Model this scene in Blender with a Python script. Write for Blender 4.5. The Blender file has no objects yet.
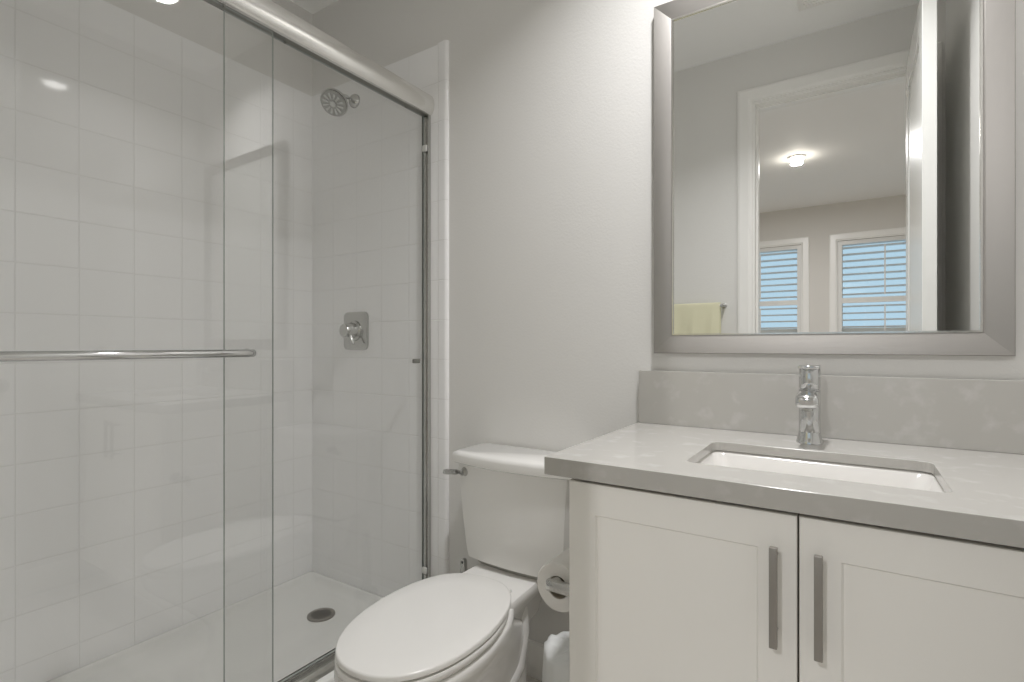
import bpy, bmesh, math, random
from mathutils import Vector, Matrix

# ------------------------------------------------------------------ camera
S = bpy.context.scene
COL = S.collection
cam_d = bpy.data.cameras.new('camera')
cam_d.sensor_width = 36.0
cam_d.lens = 522.0 / 1024.0 * 36.0
cam_d.shift_y = 4.0 / 1024.0
cam_d.clip_start = 0.02
cam = bpy.data.objects.new('camera', cam_d)
COL.objects.link(cam)
cam.location = (0.0, -1.49, 1.095)
cam.rotation_euler = (math.radians(90), 0, math.radians(33.1))
S.camera = cam

# ------------------------------------------------------------------ world, exposure
W = bpy.data.worlds.new('sky')
S.world = W
W.use_nodes = True
bg = W.node_tree.nodes['Background']
bg.inputs['Color'].default_value = (0.43, 0.60, 0.735, 1)
bg.inputs['Strength'].default_value = 1.3
S.view_settings.view_transform = 'Standard'
S.view_settings.look = 'None'
S.view_settings.gamma = 1.0
S.view_settings.use_curve_mapping = False
S.view_settings.exposure = 0.0
try:
    S.cycles.max_bounces = 20
    S.cycles.diffuse_bounces = 10
    S.cycles.glossy_bounces = 8
    S.cycles.transmission_bounces = 12
    S.cycles.transparent_max_bounces = 24
    S.cycles.sample_clamp_indirect = 6.0
    S.cycles.use_denoising = True
    S.cycles.blur_glossy = 0.5
except Exception:
    pass
BATH_LAMP = 15.0      # emission of the bathroom downlight's lens
BATH_WATT = 11.5      # its beam
BED_WATT = 32.5
BED_LAMP = 70.0       # emission of the bedroom ceiling lamp's bulb

# ------------------------------------------------------------------ materials
def lin(r, g, b):
    f = lambda c: (c / 255 / 12.92) if c / 255 <= 0.04045 else ((c / 255 + 0.055) / 1.055) ** 2.4
    return (f(r), f(g), f(b), 1)

def mat(name, rgb, rough=0.5, metal=0.0, spec=0.5, coat=0.0):
    m = bpy.data.materials.new(name); m.use_nodes = True
    b = m.node_tree.nodes['Principled BSDF']
    b.inputs['Base Color'].default_value = lin(*rgb)
    b.inputs['Roughness'].default_value = rough
    b.inputs['Metallic'].default_value = metal
    b.inputs['Specular IOR Level'].default_value = spec
    b.inputs['Coat Weight'].default_value = coat
    b.inputs['Coat Roughness'].default_value = 0.1
    return m

def node(m, kind, **kw):
    n = m.node_tree.nodes.new(kind)
    for k, v in kw.items(): setattr(n, k, v)
    return n
def link(m, a, b): m.node_tree.links.new(a, b)
def bsdf(m): return m.node_tree.nodes['Principled BSDF']

def math_node(m, op, a, b=None, c=None):
    n = node(m, 'ShaderNodeMath', operation=op)
    for i, v in enumerate((a, b, c)):
        if v is None: continue
        if isinstance(v, (int, float)): n.inputs[i].default_value = v
        else: link(m, v, n.inputs[i])
    return n.outputs[0]

def add_bump(m, scale, strength, dist=0.002, detail=2.0, stretch=None, rough_var=0.0):
    g = node(m, 'ShaderNodeNewGeometry')
    t = node(m, 'ShaderNodeTexNoise')
    t.inputs['Scale'].default_value = scale
    t.inputs['Detail'].default_value = detail
    src = g.outputs['Position']
    if stretch:
        mp = node(m, 'ShaderNodeMapping'); mp.inputs['Scale'].default_value = stretch
        link(m, src, mp.inputs['Vector']); src = mp.outputs[0]
    link(m, src, t.inputs['Vector'])
    b = node(m, 'ShaderNodeBump'); b.inputs['Strength'].default_value = strength
    b.inputs['Distance'].default_value = dist
    link(m, t.outputs['Fac'], b.inputs['Height'])
    link(m, b.outputs['Normal'], bsdf(m).inputs['Normal'])
    return t

def add_tint(m, rgb_a, rgb_b, scale, lo=0.35, hi=0.65, detail=3.0, stretch=None):
    g = node(m, 'ShaderNodeNewGeometry')
    t = node(m, 'ShaderNodeTexNoise'); t.inputs['Scale'].default_value = scale
    t.inputs['Detail'].default_value = detail
    src = g.outputs['Position']
    if stretch:
        mp = node(m, 'ShaderNodeMapping'); mp.inputs['Scale'].default_value = stretch
        link(m, src, mp.inputs['Vector']); src = mp.outputs[0]
    link(m, src, t.inputs['Vector'])
    r = node(m, 'ShaderNodeValToRGB')
    r.color_ramp.elements[0].position = lo; r.color_ramp.elements[0].color = lin(*rgb_a)
    r.color_ramp.elements[1].position = hi; r.color_ramp.elements[1].color = lin(*rgb_b)
    link(m, t.outputs['Fac'], r.inputs['Fac'])
    link(m, r.outputs['Color'], bsdf(m).inputs['Base Color'])
    return r

def tile_mat(name, axis, u0, pu, z0=0.451, pz=0.1475, rgb=(246, 246, 246), grout=(233, 233, 232)):
    m = mat(name, rgb, 0.12, spec=0.5)
    g = node(m, 'ShaderNodeNewGeometry')
    sx = node(m, 'ShaderNodeSeparateXYZ'); link(m, g.outputs['Position'], sx.inputs[0])
    def cell(out, o, p):
        s = math_node(m, 'DIVIDE', math_node(m, 'SUBTRACT', out, o), p)
        fl = math_node(m, 'FLOOR', s)
        fr = math_node(m, 'SUBTRACT', s, fl)
        e = math_node(m, 'MULTIPLY', math_node(m, 'SUBTRACT', 0.5, math_node(m, 'ABSOLUTE', math_node(m, 'SUBTRACT', fr, 0.5))), p)
        return fl, e
    fu, eu = cell(sx.outputs[axis], u0, pu)
    fz, ez = cell(sx.outputs[2], z0, pz)
    d = math_node(m, 'MINIMUM', eu, ez)
    h = node(m, 'ShaderNodeMapRange'); h.interpolation_type = 'SMOOTHSTEP'
    h.inputs['From Min'].default_value = 0.0007; h.inputs['From Max'].default_value = 0.0026
    link(m, d, h.inputs['Value'])
    mix = node(m, 'ShaderNodeMix', data_type='RGBA')
    link(m, h.outputs[0], mix.inputs['Factor'])
    mix.inputs['A'].default_value = lin(*grout); mix.inputs['B'].default_value = lin(*rgb)
    link(m, mix.outputs['Result'], bsdf(m).inputs['Base Color'])
    rg = node(m, 'ShaderNodeMapRange'); rg.inputs['To Min'].default_value = 0.6; rg.inputs['To Max'].default_value = 0.06
    link(m, h.outputs[0], rg.inputs['Value']); link(m, rg.outputs[0], bsdf(m).inputs['Roughness'])
    # each tile sits at its own slight tilt
    cb = node(m, 'ShaderNodeCombineXYZ'); link(m, fu, cb.inputs[0]); link(m, fz, cb.inputs[1])
    wn = node(m, 'ShaderNodeTexWhiteNoise', noise_dimensions='3D'); link(m, cb.outputs[0], wn.inputs['Vector'])
    sub = node(m, 'ShaderNodeVectorMath', operation='SUBTRACT'); link(m, wn.outputs['Color'], sub.inputs[0]); sub.inputs[1].default_value = (.5, .5, .5)
    sc = node(m, 'ShaderNodeVectorMath', operation='SCALE'); link(m, sub.outputs[0], sc.inputs[0]); sc.inputs['Scale'].default_value = 0.016
    ad = node(m, 'ShaderNodeVectorMath', operation='ADD'); link(m, sc.outputs[0], ad.inputs[0]); link(m, g.outputs['Normal'], ad.inputs[1])
    nm = node(m, 'ShaderNodeVectorMath', operation='NORMALIZE'); link(m, ad.outputs[0], nm.inputs[0])
    b = node(m, 'ShaderNodeBump'); b.inputs['Strength'].default_value = 0.5; b.inputs['Distance'].default_value = 0.0012
    link(m, h.outputs[0], b.inputs['Height']); link(m, nm.outputs[0], b.inputs['Normal'])
    link(m, b.outputs['Normal'], bsdf(m).inputs['Normal'])
    return m

def glass_mat(name, tint, boost=1.0):
    m = bpy.data.materials.new(name); m.use_nodes = True
    nt = m.node_tree; nt.nodes.remove(nt.nodes['Principled BSDF'])
    out = nt.nodes['Material Output']
    tr = node(m, 'ShaderNodeBsdfTransparent'); tr.inputs['Color'].default_value = tint
    gl = node(m, 'ShaderNodeBsdfGlossy'); gl.inputs['Roughness'].default_value = 0.0
    lw = node(m, 'ShaderNodeLayerWeight'); lw.inputs['Blend'].default_value = 0.5
    p = math_node(m, 'POWER', lw.outputs['Facing'], 5.0)
    fac = math_node(m, 'MULTIPLY', math_node(m, 'MULTIPLY_ADD', p, 0.956, 0.044), boost)
    mx = node(m, 'ShaderNodeMixShader'); link(m, fac, mx.inputs['Fac'])
    link(m, tr.outputs[0], mx.inputs[1]); link(m, gl.outputs[0], mx.inputs[2])
    link(m, mx.outputs[0], out.inputs['Surface'])
    return m

def emit_mat(name, rgb, strength):
    m = mat(name, (240, 240, 240), 0.5)
    b = bsdf(m)
    b.inputs['Emission Color'].default_value = lin(*rgb)
    b.inputs['Emission Strength'].default_value = strength
    return m

def beam(name, parent, loc, size, watt, spread, rgb=(1, .988, .995)):
    l = bpy.data.lights.new(name, 'AREA'); l.shape = 'DISK'; l.size = size; l.energy = watt; l.spread = math.radians(spread); l.color = rgb
    o = bpy.data.objects.new(name, l); COL.objects.link(o); o.parent = parent
    o.location = Vector(loc) - world_loc(parent)
    return o

M = {}
M['paint'] = mat('wall_paint', (224, 223, 220), 0.55, spec=0.35); add_bump(M['paint'], 130, 0.22, 0.002)
M['paint_far'] = mat('bedroom_paint', (216, 213, 208), 0.6, spec=0.3); add_bump(M['paint_far'], 130, 0.2, 0.002)
M['ceiling'] = mat('ceiling_paint', (246, 246, 245), 0.7, spec=0.2); add_bump(M['ceiling'], 90, 0.2, 0.002)
M['trim'] = mat('trim_paint', (240, 239, 236), 0.3, spec=0.5)
M['door'] = mat('door_paint', (238, 238, 235), 0.2, spec=0.6)
M['tile_left'] = tile_mat('tile_left', 1, -0.556, 0.1505)
M['tile_back'] = tile_mat('tile_back', 0, -1.293, 0.1505)
M['tile_front'] = tile_mat('tile_front', 0, -1.293, 0.1505)
M['acrylic'] = mat('acrylic', (236, 236, 233), 0.22)
M['porcelain'] = mat('porcelain', (237, 236, 233), 0.10, spec=0.55)
M['gasket'] = mat('gasket', (176, 174, 169), 0.5)
M['sink'] = mat('sink_ceramic', (214, 212, 208), 0.12, spec=0.5)
M['seat_plastic'] = mat('seat_plastic', (236, 235, 232), 0.2)
M['cabinet'] = mat('cabinet_paint', (238, 236, 231), 0.34); add_bump(M['cabinet'], 40, 0.03, 0.001)
M['gap_shade'] = mat('cabinet_shadow_gap', (120, 114, 106), 0.6)  # darker cabinet tone that puts the shade of the door gaps into colour
M['quartz'] = mat('quartz', (184, 181, 175), 0.16)
add_tint(M['quartz'], (182, 180, 175), (196, 194, 191), 24, 0.55, 0.78, 8.0)
M['chrome'] = mat('chrome', (214, 215, 215), 0.07, 1.0)
M['satin'] = mat('satin_chrome', (196, 196, 193), 0.2, 1.0)
M['nickel'] = mat('brushed_nickel', (164, 161, 157), 0.44, 1.0)
add_bump(M['nickel'], 260, 0.12, 0.001, 2.0, (0.12, 1, 1))
M['nickel_v'] = mat('brushed_nickel_upright', (164, 161, 157), 0.44, 1.0)
add_bump(M['nickel_v'], 260, 0.12, 0.001, 2.0, (1, 1, 0.12))
M['rail'] = mat('bright_aluminium', (236, 235, 232), 0.2, 0.9)
M['lip'] = mat('polished_lip', (225, 224, 220), 0.18, 1.0)
M['pull'] = mat('bar_pull_metal', (150, 146, 140), 0.42, 0.65)
M['silver'] = mat('mirror_silver', (243, 244, 243), 0.0, 1.0)
M['glass'] = glass_mat('shower_glass', (0.995, 0.997, 0.995, 1), 1.25)
M['edge'] = mat('glass_edge', (168, 174, 170), 0.25)
M['pane'] = glass_mat('window_glass', (0.97, 0.985, 0.985, 1))
M['rubber'] = mat('rubber', (70, 69, 66), 0.6)
M['dark'] = mat('recess_shade', (38, 37, 35), 0.7)  # near-black standing in for the shade inside slots and holes
M['clear'] = mat('clear_bumper', (214, 214, 210), 0.25)
M['grey_plastic'] = mat('grey_plastic', (120, 120, 114), 0.4)
M['spray'] = mat('spray_plate', (168, 168, 164), 0.35)
M['paper'] = mat('toilet_paper', (232, 230, 226), 0.9, spec=0.1); add_bump(M['paper'], 160, 0.15, 0.001)
M['bag'] = mat('bin_liner', (228, 230, 230), 0.32, spec=0.5)
bsdf(M['bag']).inputs['Transmission Weight'].default_value = 0.0
M['bin'] = mat('bin_plastic', (206, 204, 200), 0.4)
M['floor'] = mat('floor_vinyl', (205, 201, 195), 0.45)
add_tint(M['floor'], (196, 192, 186), (214, 210, 204), 6, 0.35, 0.65, 4.0, (1, 6, 1))
M['carpet'] = mat('bedroom_carpet', (196, 191, 183), 0.95, spec=0.05); add_bump(M['carpet'], 300, 0.6, 0.004)
M['towel'] = mat('yellow_terry', (232, 229, 200), 0.95, spec=0.1); add_bump(M['towel'], 420, 0.8, 0.004, 3.0)
M['lamp'] = emit_mat('downlight_lens', (255, 253, 250), BATH_LAMP)
M['bulb'] = emit_mat('bedroom_bulb', (255, 246, 232), BED_LAMP)
M['shutter'] = mat('shutter_paint', (226, 225, 222), 0.35)

# ------------------------------------------------------------------ mesh helpers
def box(bm, x0, x1, y0, y1, z0, z1, bev=0.0, seg=2):
    vs = [bm.verts.new((x, y, z)) for x in (x0, x1) for y in (y0, y1) for z in (z0, z1)]
    q = [(0, 1, 3, 2), (4, 6, 7, 5), (0, 4, 5, 1), (2, 3, 7, 6), (0, 2, 6, 4), (1, 5, 7, 3)]
    fs = [bm.faces.new([vs[i] for i in f]) for f in q]
    if bev > 0:
        es = list({e for f in fs for e in f.edges})
        bmesh.ops.bevel(bm, geom=es, offset=bev, segments=seg, profile=0.5, affect='EDGES')
    return fs

def loft(bm, rings, cap0=True, cap1=True):
    n = len(rings[0])
    V = [[bm.verts.new(p) for p in r] for r in rings]
    for a, b in zip(V, V[1:]):
        for i in range(n):
            j = (i + 1) % n
            bm.faces.new((a[i], a[j], b[j], b[i]))
    if cap0: bm.faces.new(V[0][::-1])
    if cap1: bm.faces.new(V[-1])
    return V

def frame_of(d):
    d = Vector(d).normalized()
    up = Vector((0, 0, 1)) if abs(d.z) < 0.95 else Vector((1, 0, 0))
    a = d.cross(up).normalized(); b = a.cross(d).normalized()
    return d, a, b

def lathe(bm, origin, axis, prof, seg=32, cap0=True, cap1=True):
    """prof: list of (distance along the axis, radius)"""
    d, a, b = frame_of(axis); o = Vector(origin)
    rings = []
    for t, r in prof:
        rings.append([o + d * t + (a * math.cos(k * 2 * math.pi / seg) + b * math.sin(k * 2 * math.pi / seg)) * max(r, 1e-4) for k in range(seg)])
    return loft(bm, rings, cap0, cap1)

def cyl(bm, p0, p1, r, seg=24, bev=0.0):
    L = (Vector(p1) - Vector(p0)).length
    if bev > 0: pr = [(0, r - bev), (bev * .3, r - bev * .3), (bev, r), (L - bev, r), (L - bev * .3, r - bev * .3), (L, r - bev)]
    else: pr = [(0, r), (L, r)]
    lathe(bm, p0, Vector(p1) - Vector(p0), pr, seg)

def tube(bm, pts, r, seg=14):
    pts = [Vector(p) for p in pts]; n = len(pts)
    rings = []; prev = None
    for i, p in enumerate(pts):
        t = (pts[min(i + 1, n - 1)] - pts[max(i - 1, 0)]).normalized()
        if prev is None: _, a, b = frame_of(t)
        else:
            a = (prev - t * prev.dot(t)).normalized(); b = t.cross(a)
        prev = a
        rr = r[i] if isinstance(r, (list, tuple)) else r
        rings.append([p + (a * math.cos(k * 2 * math.pi / seg) + b * math.sin(k * 2 * math.pi / seg)) * rr for k in range(seg)])
    loft(bm, rings)

def rrect(x0, x1, y0, y1, r, z, n=6):
    out = []
    for cx, cy, a0 in ((x1 - r, y1 - r, 0), (x0 + r, y1 - r, 90), (x0 + r, y0 + r, 180), (x1 - r, y0 + r, 270)):
        for k in range(n + 1):
            a = math.radians(a0 + 90 * k / n)
            out.append((cx + r * math.cos(a), cy + r * math.sin(a), z))
    return out

def prism(bm, pts2, lo, hi, axis='y'):
    """extrude a closed outline; axis y: outline in (x,z); axis x: (y,z); axis z: (x,y)"""
    f = {'y': lambda p, t: (p[0], t, p[1]), 'x': lambda p, t: (t, p[0], p[1]), 'z': lambda p, t: (p[0], p[1], t)}[axis]
    loft(bm, [[f(p, lo) for p in pts2], [f(p, hi) for p in pts2]])

def worktop_mesh(bm, outer, apron, hole, z_low, z_slab, z_top):
    """slab with a hole; its outer edge turns down to z_low, apron is the inner face of that edge"""
    mk = lambda pts, z: [bm.verts.new((p[0], p[1], z)) for p in pts]
    def annulus(a, b):
        es = [bm.edges.get((v[i], v[(i + 1) % len(v)])) or bm.edges.new((v[i], v[(i + 1) % len(v)])) for v in (a, b) for i in range(len(v))]
        bmesh.ops.triangle_fill(bm, use_beauty=True, use_dissolve=False, edges=es)
    def wall(a, b):
        for i in range(len(a)):
            j = (i + 1) % len(a); bm.faces.new((a[i], a[j], b[j], b[i]))
    ot, ob = mk(outer, z_top), mk(outer, z_low)
    al, au = mk(apron, z_low), mk(apron, z_slab)
    ht, hb = mk(hole, z_top), mk(hole, z_slab)
    annulus(ot, ht); annulus(ob, al); annulus(au, hb)
    wall(ot, ob); wall(al, au); wall(ht, hb)

def new(): return bmesh.new()

def world_loc(o):
    v = Vector((0, 0, 0))
    while o is not None:
        v += o.location; o = o.parent
    return v

def obj(name, bm, m, parent=None, loc=None, smooth=35, bevel=0.0, subsurf=0):
    base = world_loc(parent) if parent is not None else Vector(loc or (0, 0, 0))
    bmesh.ops.recalc_face_normals(bm, faces=bm.faces[:])
    bmesh.ops.translate(bm, verts=bm.verts[:], vec=-base)
    me = bpy.data.meshes.new(name); bm.to_mesh(me); bm.free()
    me.materials.append(m)
    if smooth:
        me.shade_smooth(); me.set_sharp_from_angle(angle=math.radians(smooth))
    o = bpy.data.objects.new(name, me); COL.objects.link(o)
    if parent is not None: o.parent = parent
    else: o.location = base
    if bevel:
        b = o.modifiers.new('edge', 'BEVEL'); b.width = bevel; b.segments = 2; b.limit_method = 'ANGLE'
        b.harden_normals = False
    if subsurf:
        s = o.modifiers.new('round', 'SUBSURF'); s.levels = subsurf; s.render_levels = subsurf
    return o

def thing(name, label, cat, loc=(0, 0, 0), group=None):
    o = bpy.data.objects.new(name, None); COL.objects.link(o)
    o.location = loc; o.empty_display_size = 0.1
    o['label'] = label; o['category'] = cat
    if group: o['group'] = group
    return o

def tag(o, label, cat, group=None):
    o['label'] = label; o['category'] = cat
    if group: o['group'] = group
    return o

def struct(name, bm, m, parent=None, smooth=0, bevel=0.0):
    o = obj(name, bm, m, parent, smooth=smooth, bevel=bevel)
    if parent is None: o['kind'] = 'structure'
    return o

def describe(o, label, cat):
    o['label'] = label; o['category'] = cat
    return o

# ------------------------------------------------------------------ the room
XL, XR, YD, YD2, YF, CH = -2.05, 0.335, -1.435, -1.555, -5.05, 2.595
XBL, XBR = -2.6, 1.7          # bedroom side walls
DL, DR, DH = -0.426, 0.252, 2.328   # door opening

b = new(); box(b, XL - .1, XR + .1, YD2, .12, -.05, 0); struct('floor', b, M['floor'])
b = new(); box(b, XBL - .1, XBR + .1, YF - .15, YD2, -.05, 0); describe(struct('floor_bedroom', b, M['carpet']), 'beige carpet of the bedroom behind the doorway', 'floor')
b = new(); box(b, XBL - .1, XBR + .1, YF - .15, .12, CH, CH + .06); struct('ceiling', b, M['ceiling'])
b = new(); box(b, XL - .1, XR + .1, 0, .12, 0, CH); describe(struct('wall_back', b, M['paint']), 'light grey wall behind the toilet and vanity', 'wall')
b = new(); box(b, XL - .1, XL, YD, 0, 0, CH); struct('wall_left', b, M['paint'])
b = new(); box(b, XR, XR + .1, YD, 0, 0, CH); struct('wall_right', b, M['paint'])
b = new()
box(b, XBL - .1, DL, YD2, YD, 0, CH); box(b, DR, XBR + .1, YD2, YD, 0, CH); box(b, DL, DR, YD2, YD, DH, CH)
struct('wall_front', b, M['paint'])
# tile cladding of the shower
TT = 2.216
b = new(); box(b, XL, XL + .010, YD, 0, 0.02, TT, .001); describe(struct('wall_left_tile', b, M['tile_left']), 'white square tiles on the long shower wall', 'wall tile')
b = new(); box(b, XL + .010, -1.296, -.010, 0, 0.02, TT, .001); describe(struct('wall_back_tile', b, M['tile_back']), 'white square tiles on the shower wall with the shower head', 'wall tile')
b = new(); box(b, XL + .010, -1.296, YD, YD + .010, 0.02, TT, .001); struct('wall_front_tile', b, M['tile_front'])
# rounded bullnose tile strip that ends the tiling
b = new()
prof = [(-1.296, 0.0), (-1.296, -.0105)]
for k in range(9):
    a = math.radians(90 * k / 8)
    prof.append((-1.262 + .013 * math.sin(a), -.0135 + .013 * (1 - math.cos(a)) * 1.0 - .0 if k else -.0135))
prof.append((-1.249, 0.0))
prism(b, prof, 0.0, TT + .004, 'z')
describe(struct('trim_1', b, M['tile_back'], smooth=40), 'white rounded tile edge strip between shower tiles and painted wall', 'tile trim')

def casing(name, x0, x1, ztop, ywall, sgn, wd=.070, th=.015, sill=None):
    """moulded, mitred casing round an opening; ywall is the wall face, sgn the side it stands out to"""
    pr = [(0, .0005), (0, th * .55), (.006, th * .60), (.008, th * .62), (.018, th), (wd - .012, th), (wd - .002, th * .80), (wd, th * .6), (wd, .0005)]
    bm = new()
    def ring(x, z, dx, dz): return [(x + dx * o, ywall + sgn * t, z + dz * o) for o, t in pr]
    if sill is None:
        loft(bm, [ring(x0, 0, -1, 0), ring(x0, ztop, -1, 1), ring(x1, ztop, 1, 1), ring(x1, 0, 1, 0)])
    else:
        V = loft(bm, [ring(x0, sill, -1, -1), ring(x0, ztop, -1, 1), ring(x1, ztop, 1, 1), ring(x1, sill, 1, -1)], False, False)
        n = len(pr)
        for i in range(n): bm.faces.new((V[-1][i], V[-1][(i + 1) % n], V[0][(i + 1) % n], V[0][i]))
    return bm
cs = struct('trim_2', casing('c', DL, DR, DH, YD, 1), M['trim'])
describe(cs, 'white moulded casing round the doorway seen in the mirror', 'door casing')
b = new()     # jamb lining with its stop
box(b, DL + .0002, DL + .012, YD2, YD + .0002, 0, DH - .012); box(b, DR - .012, DR - .0002, YD2, YD + .0002, 0, DH - .012); box(b, DL + .0002, DR - .0002, YD2, YD + .0002, DH - .012, DH - .0002)
box(b, DL + .012, DL + .022, YD2 + .03, YD - .045, 0, DH - .012); box(b, DR - .022, DR - .012, YD2 + .03, YD - .045, 0, DH - .012)
box(b, DL + .022, DR - .022, YD2 + .03, YD - .045, DH - .022, DH - .012)
struct('trim_3', b, M['trim'])
# baseboards
def baseboard(name, x0, x1, y0, y1):
    bm = new(); box(bm, x0, x1, y0, y1, 0, .115, .002)
    struct(name, bm, M['trim'], smooth=30)
baseboard('baseboard_back', -1.249, -.46, -.014, 0)
baseboard('baseboard_right', XR - .014, XR, YD + .02, -.56)
baseboard('baseboard_front', -1.26, DL - .087, YD, YD + .014)

# open door leaf, square to its wall, beside the right wall
DX0, DX1, DY0, DY1 = .199, .239, YD - .002, -.795
d1 = None
b = new()
box(b, DX0 + .008, DX1 - .008, DY0 + .01, DY1 - .01, .022, DH - .018)
ST = .095
for z0, z1 in ((.012, .20), (.90, 1.02), (DH - .13, DH - .008)):
    box(b, DX0, DX1, DY0 + ST, DY1 - ST, z0, z1)
box(b, DX0, DX1, DY0, DY0 + ST, .012, DH - .008); box(b, DX0, DX1, DY1 - ST, DY1, .012, DH - .008)
for z0, z1 in ((.22, .88), (1.04, DH - .15)):
    box(b, DX0 + .004, DX1 - .004, DY0 + ST + .025, DY1 - ST - .025, z0 + .02, z1 - .02)
d1 = struct('door_1', b, M['door'], bevel=.0015)
describe(d1, 'white panelled door standing open against the right wall', 'door')
b = new()
for sx, x in ((-1, DX0), (1, DX1)):
    lathe(b, (x, DY1 - .06, .93), (sx, 0, 0), [(0, .028), (.006, .028), (.009, .012), (.035, .012), (.036, .011)], 24)
    tube(b, [(x + sx * .034, DY1 - .06, .93), (x + sx * .040, DY1 - .10, .93), (x + sx * .038, DY1 - .165, .928)], [.009, .008, .007], 12)
obj('door_handle', b, M['satin'], d1)
for zz in (.25, 1.15, 2.05):
    b = new(); cyl(b, (DX1 - .004, DY0 + .004, zz), (DX1 - .004, DY0 + .004, zz + .09), .006, 10); obj('hinge', b, M['satin'], d1)

# ------------------------------------------------------------------ the bedroom seen in the mirror
WIN = [(-1.24, -.507), (-.090, .645)]           # louvred openings, x from / to
WZ0, WZ1 = .75, 2.150
b = new()
OX = [(a - .04, c + .04) for a, c in WIN]; OZ0, OZ1 = WZ0 - .04, WZ1 + .045
xs = [XBL - .1] + [v for p in OX for v in p] + [XBR + .1]
for i in range(0, len(xs), 2): box(b, xs[i], xs[i + 1], YF - .15, YF, 0, CH)
for x0, x1 in OX:
    box(b, x0, x1, YF - .15, YF, 0, OZ0); box(b, x0, x1, YF - .15, YF, OZ1, CH)
struct('wall_far', b, M['paint_far'])
b = new(); box(b, XBL - .1, XBL, YF, YD2, 0, CH); struct('wall_far_left', b, M['paint_far'])
b = new(); box(b, XBR, XBR + .1, YF, YD2, 0, CH); struct('wall_far_right', b, M['paint_far'])
wl = ['bedroom window behind shutters, left of the two in the mirror', 'bedroom window behind shutters, beside the open door in the mirror']
for i, (x0, x1) in enumerate(OX):
    b = new()
    yw = YF - .10
    for a in ((x0, x0 + .045, OZ0, OZ1), (x1 - .045, x1, OZ0, OZ1), (x0 + .045, x1 - .045, OZ0, OZ0 + .045), (x0 + .045, x1 - .045, OZ1 - .045, OZ1), (x0 + .045, x1 - .045, 1.235, 1.275)):
        box(b, a[0], a[1], yw - .03, yw + .03, a[2], a[3])
    w = struct('window_%d' % (i + 1), b, M['trim']); describe(w, wl[i], 'window')
    b = new(); box(b, x0 + .045, x1 - .045, yw - .004, yw + .004, OZ0 + .045, OZ1 - .045); obj('window_glass', b, M['pane'], w, smooth=0)
    c = struct('trim_%d' % (4 + i), casing('c', x0, x1, OZ1, YF, 1, .075, .018, OZ0), M['trim'])
    describe(c, ['white casing round the left bedroom window', 'white casing round the bedroom window by the open door'][i], 'window casing')
    # plantation shutter: frame, louvres, tilt rod
    a0, a1 = WIN[i]
    t = thing('window_shutter', ['white louvred shutter in the left bedroom window in the mirror', 'white louvred shutter in the right bedroom window in the mirror, partly behind the door'][i], 'shutter', ((a0 + a1) / 2, YF - .02, WZ0), 'bedroom window shutters')
    b = new()
    for q in ((a0 - .038, a0, WZ0 - .038, WZ1 + .043), (a1, a1 + .038, WZ0 - .038, WZ1 + .043), (a0, a1, WZ1, WZ1 + .043), (a0, a1, WZ0 - .038, WZ0), (a0, a1, 1.535, 1.590)):
        box(b, q[0], q[1], YF - .040, YF - .010, q[2], q[3])
    obj('shutter_frame', b, M['shutter'], t, smooth=0, bevel=.001)
    b = new()
    for zz, n, z1 in ((1.590, 8, WZ1), (WZ0, 11, 1.535)):
        p = (z1 - zz) / n
        for k in range(n):
            zc = zz + p * (k + .5)
            ang = math.radians(9)
            for s in (1,):
                hw, ht = .036, .0055
                ring = [(math.cos(q) * hw, math.sin(q) * ht) for q in [2 * math.pi * j / 12 for j in range(12)]]
                pts = [(YF - .025 + u * math.cos(ang) - v * math.sin(ang), zc + u * math.sin(ang) + v * math.cos(ang)) for u, v in ring]
                prism(b, pts, a0 + .001, a1 - .001, 'x')
    obj('louvers', b, M['shutter'], t)
    b = new(); xm = (a0 + a1) / 2
    for z0, z1 in ((1.61, WZ1 - .03), (WZ0 + .03, 1.51)): box(b, xm - .006, xm + .006, YF + .013, YF + .023, z0, z1)
    obj('tilt_rod', b, M['shutter'], t, smooth=0)

# bedroom ceiling lamp
LX, LY = -.372, -3.27
t = thing('ceiling_lamp', 'small lit bedroom ceiling lamp seen through the doorway in the mirror', 'ceiling lamp', (LX, LY, CH))
b = new(); lathe(b, (LX, LY, CH), (0, 0, -1), [(0, .062), (.006, .062), (.010, .056), (.010, .04)], 32); obj('lamp_base', b, M['trim'], t)
b = new(); lathe(b, (LX, LY, CH - .010), (0, 0, -1), [(0, .040), (.008, .044), (.020, .046), (.032, .038), (.040, .02), (.043, .001)], 28); obj('bulb', b, M['bulb'], t)
beam('beam', t, (LX, LY, CH - .056), .08, BED_WATT, 180)

# ------------------------------------------------------------------ bathroom ceiling
BX, BY = -.205, -.432
t = thing('recessed_light', 'round white recessed ceiling light, lit, above the vanity', 'ceiling light', (BX, BY, CH))
b = new(); lathe(b, (BX, BY, CH), (0, 0, -1), [(0, .085), (.003, .086), (.007, .080), (.008, .062), (.003, .053)], 40, cap1=False); obj('trim_ring', b, M['trim'], t)
b = new(); lathe(b, (BX, BY, CH), (0, 0, -1), [(0, .052), (.003, .052), (.005, .046), (.0055, .001)], 40); obj('lens', b, M['lamp'], t)
beam('beam', t, (BX, BY, CH - .0065), .09, BATH_WATT, 130)
t = thing('exhaust_fan', 'square white exhaust fan grille in the bathroom ceiling, corner showing in the mirror', 'exhaust fan', (-.08, -1.07, CH))
b = new(); box(b, -.20, .04, -1.19, -.95, CH - .016, CH, .003)
fr = obj('grille_frame', b, M['trim'], t, smooth=30)
b = new()
for k in range(11): box(b, -.18, .02, -1.17 + k * .02, -1.162 + k * .02, CH - .019, CH - .016)
obj('grille_slats', b, M['trim'], t, smooth=0)

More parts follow.
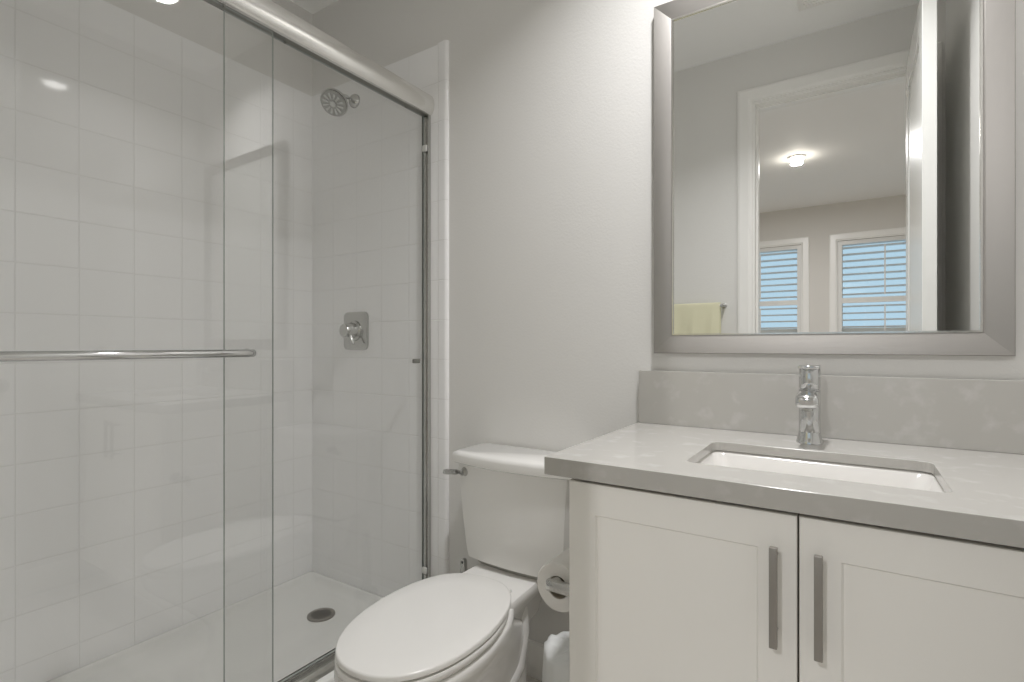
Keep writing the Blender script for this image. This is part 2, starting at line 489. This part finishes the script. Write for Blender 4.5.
# ------------------------------------------------------------------ shower pan
t = thing('shower_pan', 'white shower base with raised curb and round drain behind the glass', 'shower pan', (-1.66, -.66, 0))
b = new()
x0, x1, y0, y1 = XL + .011, -1.3005, YD + .011, -.011
rings = [rrect(x0, x1, y0, y1, .012, 0), rrect(x0, x1, y0, y1, .012, .078), rrect(x0 + .003, x1 - .003, y0 + .003, y1 - .003, .012, .080),
         rrect(x0 + .014, x1 - .014, y0 + .014, y1 - .014, .025, .080), rrect(x0 + .022, x1 - .022, y0 + .022, y1 - .022, .03, .074), rrect(x0 + .030, x1 - .03, y0 + .030, y1 - .030, .035, .062), rrect(x0 + .05, x1 - .05, y0 + .05, y1 - .05, .05, .056),
         rrect(-1.79, -1.67, -.255, -.135, .05, .044)]
loft(b, rings)
obj('base', b, M['acrylic'], t, smooth=40)
b = new(); prism(b, [(-1.425, .03), (-1.42, .108), (-1.412, .117), (-1.405, .118), (-1.29, .118), (-1.281, .115), (-1.276, .106), (-1.272, 0), (-1.30, 0), (-1.30, .03)], YD + .012, -.0115, 'y'); obj('curb', b, M['acrylic'], t, smooth=40)
b = new(); lathe(b, (-1.73, -.195, .042), (0, 0, 1), [(0, .052), (.006, .052), (.008, .048), (.008, .042), (.006, .040), (.006, .001)], 36)
dr = obj('drain', b, M['pull'], t)
b = new()
for k in range(-3, 4):
    h = math.sqrt(max(.036 ** 2 - (k * .010) ** 2, 1e-6))
    box(b, -1.73 + k * .010 - .0014, -1.73 + k * .010 + .0014, -.195 - h, -.195 + h, .0475, .0490)
obj('drain_slot_shade', b, M['dark'], dr, smooth=0)  # solid dark bars painted as the shade in the drain's slots

# ------------------------------------------------------------------ shower enclosure
def glass_edges(o):
    o.data.materials.append(M['edge'])
    for p in o.data.polygons:
        if abs(p.normal.x) < .9: p.material_index = 1
t = thing('shower_enclosure', 'chrome framed sliding glass shower enclosure with towel bar', 'shower enclosure', (-1.353, -.66, .118))
yA, yB = YD + .012, -.0115
b = new()      # header rail, D-shaped, open channel below
pr = [(-1.328, 1.960), (-1.319, 1.967), (-1.313, 1.980), (-1.310, 1.998), (-1.313, 2.016), (-1.321, 2.031), (-1.333, 2.041), (-1.348, 2.045), (-1.368, 2.045), (-1.374, 2.036), (-1.374, 1.972), (-1.363, 1.960),
      (-1.360, 1.960), (-1.360, 1.975), (-1.331, 1.975), (-1.331, 1.960)]
prism(b, [(x, z - .003) for x, z in pr], yA, yB, 'y'); obj('header_rail', b, M['rail'], t, smooth=40)
b = new(); box(b, -1.3595, -1.3315, yA, yB, 1.9585, 1.9715); obj('rail_channel_shade', b, M['grey_plastic'], t, smooth=0)  # grey strip coloured as the shade inside the rail's underside
b = new()
prism(b, [(-1.378, .118), (-1.378, .132), (-1.372, .136), (-1.368, .128), (-1.350, .128), (-1.346, .138), (-1.343, .128), (-1.324, .128), (-1.320, .136), (-1.312, .130), (-1.305, .118)], yA, yB, 'y')
obj('bottom_track', b, M['satin'], t, smooth=25)
for y0, y1 in ((-.024, yB), (yA, yA + .018)):
    b = new()
    ym = y0 + (y1 - y0) * (.45 if y0 > -1 else .55); yo = y0 if y0 > -1 else y1; yw = y1 if y0 > -1 else y0
    prism(b, [(-1.363, yw), (-1.363, yo), (-1.3605, yo), (-1.3605, ym), (-1.3510, ym), (-1.3510, yo), (-1.3430, yo), (-1.3430, ym), (-1.3325, ym), (-1.3325, yo), (-1.329, yo), (-1.329, yw)], .134, 1.957, 'z')
    obj('wall_channel', b, M['satin'], t, smooth=0)
b = new(); box(b, -1.359, -1.353, -0.769, -.019, .139, 1.958, .001, 1); pi = obj('door_panel', b, M['glass'], t, smooth=0)
glass_edges(pi)
pi['label'] = 'inner sliding glass panel on the shower head side'
b = new(); box(b, -1.353, -1.342, -.086, -.052, 1.028, 1.044, .003); obj('finger_pull', b, M['grey_plastic'], pi)
b = new(); box(b, -1.3410, -1.3350, yA + .012, -0.644, .139, 1.958, .001, 1); po = obj('door_panel', b, M['glass'], t, smooth=0)
glass_edges(po)
po['label'] = 'outer sliding glass panel carrying the towel bar'
b = new(); zb = 1.074
cx = -1.287
pts = [(-1.335, -.722, zb), (-1.305, -.722, zb)] + [(cx - .022 * math.cos(math.radians(q)) + 0, -.722 - .022 + .022 * math.cos(math.radians(90 - q)) if False else -.722 - .020 * (1 - math.cos(math.radians(q))), zb) for q in (20, 45, 70)] + [(cx, -.755, zb), (cx, -1.235, zb), (cx - .008, -1.262, zb), (-1.305, -1.268, zb), (-1.335, -1.268, zb)]
tube(b, pts, .0100, 18)
tb = obj('towel_bar', b, M['chrome'], po, smooth=50)
for y in (-.722, -1.268):
    b = new(); lathe(b, (-1.335, y, zb), (1, 0, 0), [(0, .0115), (.004, .0115), (.006, .0105)], 24); obj('bar_flange', b, M['chrome'], po)
for z, lab in ((1.832, None), (.250, None)):
    b = new(); box(b, -1.354, -1.332, -.034, -.0245, z - .012, z + .012, .003); obj('bumper', b, M['clear'], t)
for xr, y in ((-1.3528, -.12), (-1.3528, -.60), (-1.3348, -.78), (-1.3348, -1.22)):
    b = new(); cyl(b, (xr, y, 1.9545), (xr + .0042, y, 1.9545), .0038, 16, .0006); obj('roller', b, M['grey_plastic'], t)

# ------------------------------------------------------------------ shower head and valve on the tiled wall
t = thing('overhead_shower', 'round chrome shower head on a short arm high on the tiled wall', 'shower head', (-1.759, -.010, 2.12))
b = new(); lathe(b, (-1.752, -.010, 2.120), (0, -1, 0), [(0, .029), (.008, .028), (.016, .022), (.022, .014), (.024, .012)], 28); obj('flange', b, M['satin'], t)
b = new()
tube(b, [(-1.752, -.02, 2.120), (-1.751, -.055, 2.120), (-1.748, -.085, 2.113), (-1.744, -.104, 2.096)], .0095, 16); obj('arm', b, M['chrome'], t)
hd = Vector((.25, -.62, -.72)).normalized(); ho = Vector((-1.744, -.104, 2.096))
b = new(); lathe(b, ho - hd * .004, hd, [(0, .010), (.006, .017), (.014, .018), (.022, .014), (.030, .020), (.036, .046), (.043, .054), (.050, .056), (.054, .054)], 36); hb = obj('head', b, M['satin'], t)
b = new(); lathe(b, ho + hd * .0535, hd, [(0, .051), (.002, .051), (.003, .047), (.0032, .001)], 36); fc = obj('spray_face', b, M['spray'], hb)
b = new(); _, fa, fb = frame_of(hd)
for k in range(12):
    a = k * math.pi / 6
    r = fa * math.cos(a) + fb * math.sin(a); s = fa * -math.sin(a) + fb * math.cos(a)
    p0 = ho + hd * .0560
    V = [p0 + r * .018 + s * .002, p0 + r * .042 + s * .005, p0 + r * .042 - s * .005, p0 + r * .018 - s * .002]
    loft(b, [V, [v + hd * .003 for v in V]])
lathe(b, ho + hd * .0560, hd, [(0, .013), (.004, .012), (.005, .001)], 20)
obj('spray_ribs', b, M['satin'], hb)

t = thing('shower_valve', 'square chrome shower valve plate with round lever handle on the tiles', 'shower valve', (-1.752, -.010, 1.154))
b = new(); r0 = [(p[0], -.010, p[1]) for p in rrect(-1.818, -1.670, 1.075, 1.233, .022, 0)]
loft(b, [r0, [(p[0], -.015, p[2]) for p in r0], [(-1.744 + (p[0] + 1.744) * .94, -.018, 1.154 + (p[2] - 1.154) * .94) for p in r0]])
obj('escutcheon', b, M['satin'], t)
b = new(); lathe(b, (-1.744, -.018, 1.154), (0, -1, 0), [(0, .043), (.008, .041), (.014, .034), (.030, .031), (.055, .028), (.060, .025), (.061, .001)], 32)
hn = obj('handle', b, M['satin'], t)
b = new()
V0 = [(-1.750, -.052, 1.156), (-1.724, -.052, 1.148), (-1.698, -.058, 1.098), (-1.714, -.058, 1.094)]
loft(b, [V0, [(x, y - .012, z) for x, y, z in V0]])
obj('lever', b, M['satin'], hn, bevel=.003)

# ------------------------------------------------------------------ toilet
TX = -.877
BX_ = -.896            # bowl axis at the hinge; the bowl is set very slightly askew
def egg(hw, ym, Lf, Lb, z, ef=2.2, eb=2.4, n=72, taper=.10, yaw=4.5):
    out = []; r = math.radians(yaw)
    for k in range(n):
        a = 2 * math.pi * k / n; c, s = math.cos(a), math.sin(a)
        e = ef if s > 0 else eb
        x = hw * math.copysign(abs(c) ** (2 / e), c)
        y = ym - Lf * abs(s) ** (2 / ef) if s > 0 else ym + Lb * abs(s) ** (2 / eb)
        if y > ym: x *= 1 - taper * (y - ym) / Lb
        out.append((BX_ + x * math.cos(r) - (y + .3) * math.sin(r), x * math.sin(r) + (y + .3) * math.cos(r) - .3, z))
    return out
t = thing('toilet', 'white two-piece toilet with closed elongated lid and chrome flush lever', 'toilet', (TX, -.4, 0))
b = new()
P_ = dict(taper=.0, yaw=2.0)
rings = [egg(.116, -.36, .25, .24, 0, 2.4, 3.2, **P_), egg(.116, -.36, .25, .24, .02, 2.4, 3.2, **P_), egg(.108, -.36, .23, .24, .05, 2.4, 3.2, **P_), egg(.108, -.37, .20, .25, .12, 2.4, 3.2, **P_),
         egg(.114, -.39, .21, .265, .18, 2.3, 3.0, **P_), egg(.128, -.42, .24, .285, .245, 2.3, 2.8, **P_), egg(.150, -.46, .26, .30, .30, 2.25, 2.6, taper=.06, yaw=3.2), egg(.166, -.500, .262, .270, .34, 2.23, 2.6), egg(.171, -.502, .268, .262, .366, 2.23, 2.6), egg(.170, -.502, .267, .261, .378, 2.23, 2.6), egg(.163, -.502, .260, .254, .383, 2.23, 2.6)]
loft(b, rings)
bowl = obj('bowl', b, M['porcelain'], t, smooth=60)
b = new()      # sculpted trapway sides
for s in (-1, 1):
    tube(b, [(-.890 + s * .074, -.50, .20), (-.890 + s * .080, -.40, .165), (-.890 + s * .078, -.30, .15), (-.890 + s * .074, -.235, .18), (-.890 + s * .070, -.20, .26), (-.890 + s * .064, -.19, .33)], [.02, .034, .036, .036, .034, .030], 18)
    lathe(b, (-.890 + s * .116, -.27, .018), (0, 0, 1), [(0, .018), (.010, .016), (.018, .009), (.020, .001)], 18)
obj('trapway', b, M['porcelain'], bowl, smooth=60)
b = new()      # rear deck under the tank
def deck(hw0, hw1, z):
    r = rrect(-hw0, hw0, -.33, -.035, .03, z)
    return [(-.890 + p[0] * (1 + (hw1 / hw0 - 1) * ((p[1] + .035) / -.295)), p[1], p[2]) for p in r]
loft(b, [deck(.055, .095, .255), deck(.078, .108, .338), deck(.104, .118, .364), deck(.108, .122, .388), deck(.104, .118, .395)])
obj('deck', b, M['porcelain'], t, smooth=50)
def tank_ring(hw, yb, yf, bow, z, r=.03, n=10):
    """bow-fronted tank outline"""
    pts = [(-hw, yb), (hw, yb)]
    front = []
    for k in range(n + 1):
        u = 1 - 2 * k / n
        front.append((hw * u, yf - bow * (1 - u * u)))
    # round the front corners a little
    front[0] = (hw, yf + r * .55); front.insert(1, (hw * .985, yf + r * .05)); front[-1] = (-hw, yf + r * .55); front.insert(-1, (-hw * .985, yf + r * .05))
    return [(TX + .008 + x, y, z) for x, y in pts + front]
b = new()
loft(b, [tank_ring(.160, -.032, -.150, .014, .410), tank_ring(.170, -.028, -.156, .016, .414), tank_ring(.176, -.025, -.160, .017, .445), tank_ring(.186, -.022, -.170, .022, .56), tank_ring(.198, -.020, -.174, .022, .716)])
obj('tank', b, M['porcelain'], t, smooth=40)
b = new(); loft(b, [tank_ring(.140, -.040, -.138, .012, .394), tank_ring(.154, -.036, -.146, .014, .411)]); obj('tank_gasket', b, M['gasket'], t, smooth=0)
b = new()
loft(b, [tank_ring(.205, -.016, -.178, .024, .716), tank_ring(.213, -.012, -.184, .025, .720), tank_ring(.215, -.010, -.186, .025, .742), tank_ring(.2125, -.0115, -.1835, .025, .750), tank_ring(.203, -.018, -.175, .024, .7545)])
obj('tank_lid', b, M['porcelain'], t, smooth=50)
b = new()
E_ = (2.226, 2.65)
loft(b, [egg(.168, -.502, .265, .215, .388, *E_), egg(.170, -.502, .267, .217, .391, *E_), egg(.170, -.502, .267, .217, .401, *E_), egg(.168, -.502, .265, .215, .404, *E_)])
obj('seat', b, M['seat_plastic'], t, smooth=45)
b = new()
loft(b, [egg(.166, -.502, .262, .237, .4075, *E_), egg(.169, -.502, .265, .241, .410, *E_), egg(.169, -.502, .265, .241, .419, *E_), egg(.1675, -.502, .2635, .2395, .4215, *E_), egg(.164, -.502, .260, .236, .4228, *E_), egg(.12, -.502, .19, .17, .4235, *E_), egg(.05, -.502, .08, .07, .4238, *E_)])
obj('lid', b, M['seat_plastic'], t, smooth=45)
b = new()
lathe(b, (TX, -.528, .383), (0, 0, 1), [(0, .10), (.006, .10)], 20)
for s in (-1, 1):
    for yy in (-.60, -.45): box(b, -.890 + s * .13 - .012, -.890 + s * .13 + .012, yy - .02, yy + .02, .381, .389)
obj('seat_bumpers', b, M['grey_plastic'], t, smooth=0)
for s in (-1, 1):
    b = new(); cyl(b, (-.890 + s * .060 - .022, -.258, .396), (-.890 + s * .060 + .022, -.258, .396), .009, 16, .003); box(b, -.890 + s * .060 - .018, -.890 + s * .060 + .018, -.275, -.245, .384, .400, .003); obj('hinge', b, M['seat_plastic'], t)
b = new()
lx, ly, lz = TX - .156, -.176, .692
lathe(b, (lx, ly + .006, lz), (0, -1, 0), [(0, .0155), (.008, .0155), (.014, .012), (.026, .010), (.028, .006)], 24)
lev = obj('flush_lever', b, M['satin'], t)
b = new()
tube(b, [(lx + .006, ly - .017, lz), (lx - .02, ly - .022, lz), (lx - .055, ly - .026, lz - .003), (lx - .068, ly - .026, lz - .005)], [.0095, .0085, .0088, .0065], 14)
obj('lever_arm', b, M['satin'], lev)

# toilet brush behind the toilet
bx, by = -1.113, -.085
t = thing('toilet_brush', 'grey metal toilet brush with hanging hole, standing behind toilet left of tank', 'toilet brush', (bx, by, 0))
b = new(); lathe(b, (bx, by, 0), (0, 0, 1), [(0, .040), (.004, .043), (.13, .043), (.134, .040), (.134, .020), (.13, .001)], 28); obj('holder', b, M['satin'], t)
b = new()
hp = [(-.021, .10), (.021, .10), (.0095, .342)] + [(.0095 * math.cos(math.radians(q)), .356 + .0095 * math.sin(math.radians(q))) for q in (0, 30, 60, 90, 120, 150, 180)] + [(-.0095, .342)]
prism(b, [(bx + u, z) for u, z in hp], by - .008, by + .008, 'y'); h = obj('handle', b, M['satin'], t, bevel=.002)
b = new(); cyl(b, (bx, by - .0086, .354), (bx, by + .0086, .354), .0042, 14); obj('hanging_hole_shade', b, M['dark'], h)  # dark plug painted as the shade in the handle's hole

# ------------------------------------------------------------------ paper roll, holder, bin
px, pz, pr_ = -.534, .581, .053
t = thing('toilet_paper_holder', 'chrome toilet paper holder on the side of the white vanity', 'paper holder', (-.4745, -.505, pz))
b = new(); lathe(b, (-.4741, -.508, pz), (-1, 0, 0), [(0, .020), (.006, .020), (.009, .012)], 24); obj('mount', b, M['chrome'], t)
b = new(); box(b, px - .016, -.4765, -.516, -.500, pz - .0108, pz + .012, .003); obj('arm', b, M['satin'], t)
b = new(); cyl(b, (px, -.512, pz), (px, -.378, pz), .0125, 20, .003); obj('roll_bar', b, M['satin'], t)
b = new()
n = 48; C_ = []
for y, r in ((-.487, .0241), (-.490, .0245), (-.490, pr_ - .002), (-.487, pr_), (-.389, pr_), (-.386, pr_ - .002), (-.386, .0245), (-.389, .0241)):
    C_.append([(px + r * math.cos(2 * math.pi * k / n), y, pz - .0108 + r * math.sin(2 * math.pi * k / n)) for k in range(n)])
V = loft(b, C_, False, False)
for k in range(n): b.faces.new((V[-1][k], V[-1][(k + 1) % n], V[0][(k + 1) % n], V[0][k]))
rl = obj('toilet_paper_roll', b, M['paper'], None, (px, -.438, pz), smooth=40)
tag(rl, 'white toilet paper roll on the chrome holder beside the vanity', 'toilet paper')
b = new()
C_ = []
for r in (.0234, .0244):
    C_.append([[(px + r * math.cos(2 * math.pi * k / n), y, pz - .0108 + r * math.sin(2 * math.pi * k / n)) for k in range(n)] for y in (-.4885, -.3875)])
loft(b, C_[0], False, False); loft(b, C_[1], False, False)
obj('core', b, mat('cardboard', (176, 166, 150), .9), rl)

bx, by = -.571, -.300
b = new()
lathe(b, (bx, by, 0), (0, 0, 1), [(0, .066), (.004, .070), (.315, .083), (.320, .085), (.322, .083), (.315, .079), (.01, .066), (.008, .001)], 40)
tc = obj('trash_can', b, M['bin'], None, (bx, by, 0)); tag(tc, 'small round white trash can between the toilet and vanity', 'trash can')
b = new(); random.seed(4); n = 72
prof = [(.346, .030), (.348, .050), (.345, .064), (.343, .074), (.340, .0815), (.334, .0870), (.322, .0892), (.295, .0900), (.270, .0912), (.245, .0930)]
C_ = []
for i, (z, r) in enumerate(prof):
    ring = []
    for k in range(n):
        a = 2 * math.pi * k / n
        w = (.0025 * math.sin(9 * a + i * .4) + .0018 * math.sin(17 * a + 1.3 + i * .7) + .001 * math.sin(31 * a)) * (1.0 if i > 4 else .25)
        dz = (.010 * math.sin(3 * a + 1) + .006 * math.sin(7 * a)) * (i - 4) / 5 if i > 5 else .004 * math.sin(4 * a + .6) * 1.4 + .003 * math.sin(11 * a + i)
        ring.append((bx + (r + abs(w)) * math.cos(a), by + (r + abs(w)) * math.sin(a), z + dz) if i > 4 else (bx + (r - abs(w)) * math.cos(a), by + (r - abs(w)) * math.sin(a), z + dz))
    C_.append(ring)
loft(b, C_, True, False)
lb = obj('bin_liner', b, M['bag'], None, (bx, by, .2), smooth=60); tag(lb, 'white plastic bag puffed up and folded over the trash can rim', 'trash bag')

# ------------------------------------------------------------------ vanity
t = thing('vanity_cabinet', 'white two-door shaker vanity cabinet under the quartz worktop', 'vanity', (-.07, -.28, 0))
VX0, VX1, VY = -.4745, .333, -.555
b = new()
for q in ((VX0, VX0 + .016, VY + .0208, -.002, .10, .833), (VX1 - .016, VX1, VY + .0208, -.002, .10, .833), (VX0 + .0165, VX1 - .0165, VY + .03, -.018, .10, .116),
          (VX0 + .0165, VX1 - .0165, -.016, -.002, .10, .833), (VX0 + .0165, VX1 - .0165, VY + .0215, VY + .04, .10, .833)):
    box(b, *q)
box(b, VX0 + .002, VX1 - .002, VY + .09, -.004, 0, .10)
obj('carcass', b, M['cabinet'], t, smooth=0, bevel=.001)
b = new(); box(b, VX0 + .006, VX1 - .004, VY + .0185, VY + .0205, .104, .831); obj('door_gap_shade', b, M['gap_shade'], t, smooth=0)  # dark sheet behind the doors, coloured as the shade in their gaps
def shaker(x0, x1, z0, z1, fw=.056, rail=.060):
    bm = new()
    box(bm, x0 + fw - .004, x1 - fw + .004, VY + .0050, VY + .0185, z0 + rail - .004, z1 - rail + .004)
    # frame with a small chamfer toward the panel
    o = [(x0, z0), (x1, z0), (x1, z1), (x0, z1)]; i_ = [(x0 + fw, z0 + rail), (x1 - fw, z0 + rail), (x1 - fw, z1 - rail), (x0 + fw, z1 - rail)]
    j_ = [(x0 + fw + .003, z0 + rail + .003), (x1 - fw - .003, z0 + rail + .003), (x1 - fw - .003, z1 - rail - .003), (x0 + fw + .003, z1 - rail - .003)]
    e = .0015
    oo = [(x0 + e, z0 + e), (x1 - e, z0 + e), (x1 - e, z1 - e), (x0 + e, z1 - e)]
    loft(bm, [[(x, VY + .0185, z) for x, z in o], [(x, VY + e, z) for x, z in o], [(x, VY, z) for x, z in oo], [(x, VY, z) for x, z in i_], [(x, VY + .0050, z) for x, z in j_]], False, False)
    return bm
def bar_pull(xc, z0, z1, parent):
    bm = new(); yo = VY - .034
    box(bm, xc - .0058, xc + .0058, yo, yo + .0105, z0, z1, .0012)
    h = obj('handle', bm, M['pull'], parent, smooth=30)
    for z in (z0 + .018, z1 - .018):
        bm = new(); cyl(bm, (xc, yo + .009, z), (xc, VY, z), .0042, 14); obj('handle_post', bm, M['pull'], h)
zd0, zd1 = .108, .8255
d_ = obj('door', shaker(VX0 + .001, -.0731, zd0, zd1), M['cabinet'], t, smooth=0); d_['label'] = 'left cabinet door, beside the toilet'
bar_pull(-.1035, .622, .779, d_)
d_ = obj('door', shaker(-.0699, .331, zd0, zd1), M['cabinet'], t, smooth=0); d_['label'] = 'right cabinet door, by the right wall'
bar_pull(-.0425, .622, .779, d_)

b = new()
sx0, sx1, sy0, sy1 = -.271, .129, -.464, -.209
outer = [(-.521, -.572), (XR - .0005, -.572), (XR - .0005, -.0005), (-.521, -.0005)]
inner = rrect(sx0, sx1, sy0, sy1, .022, 0, 6)
apron = [(-.4725, -.54), (XR - .002, -.54), (XR - .002, -.003), (-.4725, -.003)]
worktop_mesh(b, outer, apron, [(p[0], p[1]) for p in inner], .8345, .850, .870)
ct = obj('worktop', b, M['quartz'], None, (-.09, -.28, .852), smooth=0, bevel=.0012)
tag(ct, 'grey quartz worktop with sink cutout on the white vanity', 'worktop')
b = new(); box(b, -.520, XR - .0005, -.0195, -.0005, .8702, 1.0215, .0012)
bs = obj('backsplash', b, M['quartz'], None, (-.09, -.010, .9), smooth=0); tag(bs, 'low grey quartz backsplash strip behind the sink', 'backsplash')

t = thing('sink', 'white rectangular undermount sink in the grey worktop', 'sink', (-.07, -.335, .70))
b = new(); g = .004
rg = [rrect(sx0 - .02, sx1 + .02, sy0 - .02, sy1 + .02, .03, 0.8490), rrect(sx0 - g, sx1 + g, sy0 - g, sy1 + g, .025, 0.8490),
      rrect(sx0 - g + .004, sx1 + g - .004, sy0 - g + .004, sy1 + g - .006, .026, .843), rrect(sx0 + .010, sx1 - .010, sy0 + .010, sy1 - .016, .035, .822), rrect(sx0 + .020, sx1 - .020, sy0 + .018, sy1 - .034, .045, .785), rrect(sx0 + .036, sx1 - .036, sy0 + .032, sy1 - .055, .045, .755), rrect(sx0 + .06, sx1 - .06, sy0 + .050, sy1 - .078, .038, .745), rrect(sx0 + .10, sx1 - .10, sy0 + .070, sy1 - .100, .026, .741), rrect(-.10, -.045, -.378, -.337, .0200, .739)]
loft(b, rg, False, True)
obj('basin', b, M['sink'], t, smooth=50)
b = new(); lathe(b, (-.0725, -.3575, .7392), (0, 0, 1), [(0, .0195), (.003, .0195), (.005, .015), (.0055, .001)], 28); obj('drain', b, M['chrome'], t)

fx, fy = -.082, -.112
t = thing('faucet', 'short chrome single-lever faucet behind the sink', 'faucet', (fx, fy, .87))
b = new(); lathe(b, (fx, fy, .8702), (0, 0, 1), [(0, .0275), (.003, .0275), (.007, .0262), (.020, .0235), (.026, .0228)], 36); obj('base', b, M['chrome'], t)
b = new(); lathe(b, (fx, fy, .896), (0, 0, 1), [(0, .0222), (.070, .0222), (.078, .0222), (.098, .0222), (.099, .021)], 36); obj('body', b, M['chrome'], t)
b = new()
loft(b, [[(fx - .0215, fy, .958), (fx + .0215, fy, .958), (fx + .0215, fy, .994), (fx - .0215, fy, .994)],
         [(fx - .0225, fy - .045, .958), (fx + .0225, fy - .045, .958), (fx + .0225, fy - .045, .993), (fx - .0225, fy - .045, .993)],
         [(fx - .0225, fy - .095, .957), (fx + .0225, fy - .095, .957), (fx + .0225, fy - .095, .986), (fx - .0225, fy - .095, .986)]])
sp = obj('spout', b, M['chrome'], t, smooth=40)
bv = sp.modifiers.new('edge', 'BEVEL'); bv.width = .010; bv.segments = 4; bv.limit_method = 'ANGLE'
b = new(); lathe(b, (fx, fy - .078, .9575), (0, 0, -1), [(0, .011), (.005, .011), (.006, .009)], 20); obj('aerator', b, M['satin'], sp)
b = new(); lathe(b, (fx, fy, .9955), (0, 0, 1), [(0, .0212), (.002, .0222), (.044, .0222), (.046, .0212)], 36); hd_ = obj('handle', b, M['chrome'], t)
b = new(); box(b, fx - .0215, fx + .0215, fy - .040, fy + .023, 1.0415, 1.0490, .002); obj('lever', b, M['chrome'], hd_)

# ------------------------------------------------------------------ framed mirror
mx0, mx1, mz0, mz1 = -.474, .282, 1.072, 2.058
t = thing('wall_mirror', 'large rectangular mirror in a brushed nickel frame above the sink', 'mirror', ((mx0 + mx1) / 2, 0, mz0))
FW = .0505
yf, yi, yb_ = -.0245, -.0185, -.0005
def rail(p0, p1, q0, q1):
    """one mitred frame side: p outer corners, q inner corners in (x,z)"""
    bm = new()
    def sec(p, q):
        L = lambda s: (p[0] + (q[0] - p[0]) * s, p[1] + (q[1] - p[1]) * s)
        a = []
        for s, y in ((0, yb_), (0, yf + .002), (.03, yf), (.90, yi - .001), (.94, yi), (1.0, yi), (1.0, yb_)):
            x, z = L(s); a.append((x, y, z))
        return a
    loft(bm, [sec(p0, q0), sec(p1, q1)])
    return bm
O = [(mx0, mz0), (mx1, mz0), (mx1, mz1), (mx0, mz1)]; I = [(mx0 + FW, mz0 + FW), (mx1 - FW, mz0 + FW), (mx1 - FW, mz1 - FW), (mx0 + FW, mz1 - FW)]
for k, m in enumerate(('nickel', 'nickel_v', 'nickel', 'nickel_v')):
    j = (k + 1) % 4
    obj('frame_side', rail(O[k], O[j], I[k], I[j]), M[m], t, smooth=20)
b = new()
e = .004
I2 = [(x + e * (1 if x < 0 else -1), z + e * (1 if z < 1.5 else -1)) for x, z in I]
loft(b, [[(x, -.011, z) for x, z in I], [(x, -.0200, z) for x, z in I], [(x, -.0200, z) for x, z in I2], [(x, -.0166, z) for x, z in I2]], False, False)
obj('inner_lip', b, M['lip'], t, smooth=0)
b = new(); box(b, mx0 + FW - .008, mx1 - FW + .008, -.0165, -.004, mz0 + FW - .008, mz1 - FW + .008); obj('mirror_glass', b, M['silver'], t, smooth=0)

# ------------------------------------------------------------------ towel on its bar, on the doorway wall
t = thing('towel_rail', 'chrome towel bar on the wall left of the doorway in the mirror', 'towel bar', (-.76, YD, 1.30))
b = new()
cyl(b, (-1.00, YD + .040, 1.300), (-.553, YD + .040, 1.300), .008, 16, .001); obj('bar', b, M['satin'], t)
for x in (-.990, -.560):
    b = new(); lathe(b, (x, YD, 1.300), (0, 1, 0), [(0, .013), (.005, .013), (.008, .008), (.047, .0075), (.049, .001)], 20); obj('post', b, M['satin'], t)
b = new()
N, K = 24, 30
def fold(side):
    rows = []
    for i in range(N + 1):
        x = -.945 + .373 * i / N
        row = []
        for k in range(K + 1):
            z = 1.308 - .46 * k / K
            w = .0035 * math.sin(i * .9 + .5) * min(1, k / 8) + .002 * math.sin(i * 2.1 + k * .12) * min(1, k / 8)
            row.append((x, YD + .040 + side * (.0135 + .006 * min(1, k / 10)) + w, z))
        rows.append(row)
    return rows
fr_, bk = fold(1), fold(-1)
rings = []
for i in range(N + 1):
    x = fr_[i][0][0]
    top = [(x, YD + .040 + 0.0140 * math.sin(math.radians(q)), 1.306 + .0085 * math.cos(math.radians(q)) + .002) for q in (60, 25, -25, -60)]
    outer_ = fr_[i][::-1] + top + bk[i]
    inner_ = [(p[0], YD + .040 + (p[1] - YD - .055) * .55 if 0 < j < len(outer_) - 1 else p[1] - math.copysign(.006, p[1] - YD - .055), p[2] - .006 if K < j < K + 6 else p[2]) for j, p in enumerate(outer_)]
    # the towel is a thick folded sheet: outline out and back
    rings.append(outer_ + [(x, YD + .040 - (.0098 if j > len(outer_) // 2 else -.0098), min(p[2], 1.3098)) for j, p in reversed(list(enumerate(outer_)))])
loft(b, rings)
tw = obj('towel', b, M['towel'], None, (-.76, YD + .040, 1.1), smooth=60); tag(tw, 'pale yellow towel folded over the chrome bar, seen in the mirror', 'towel')
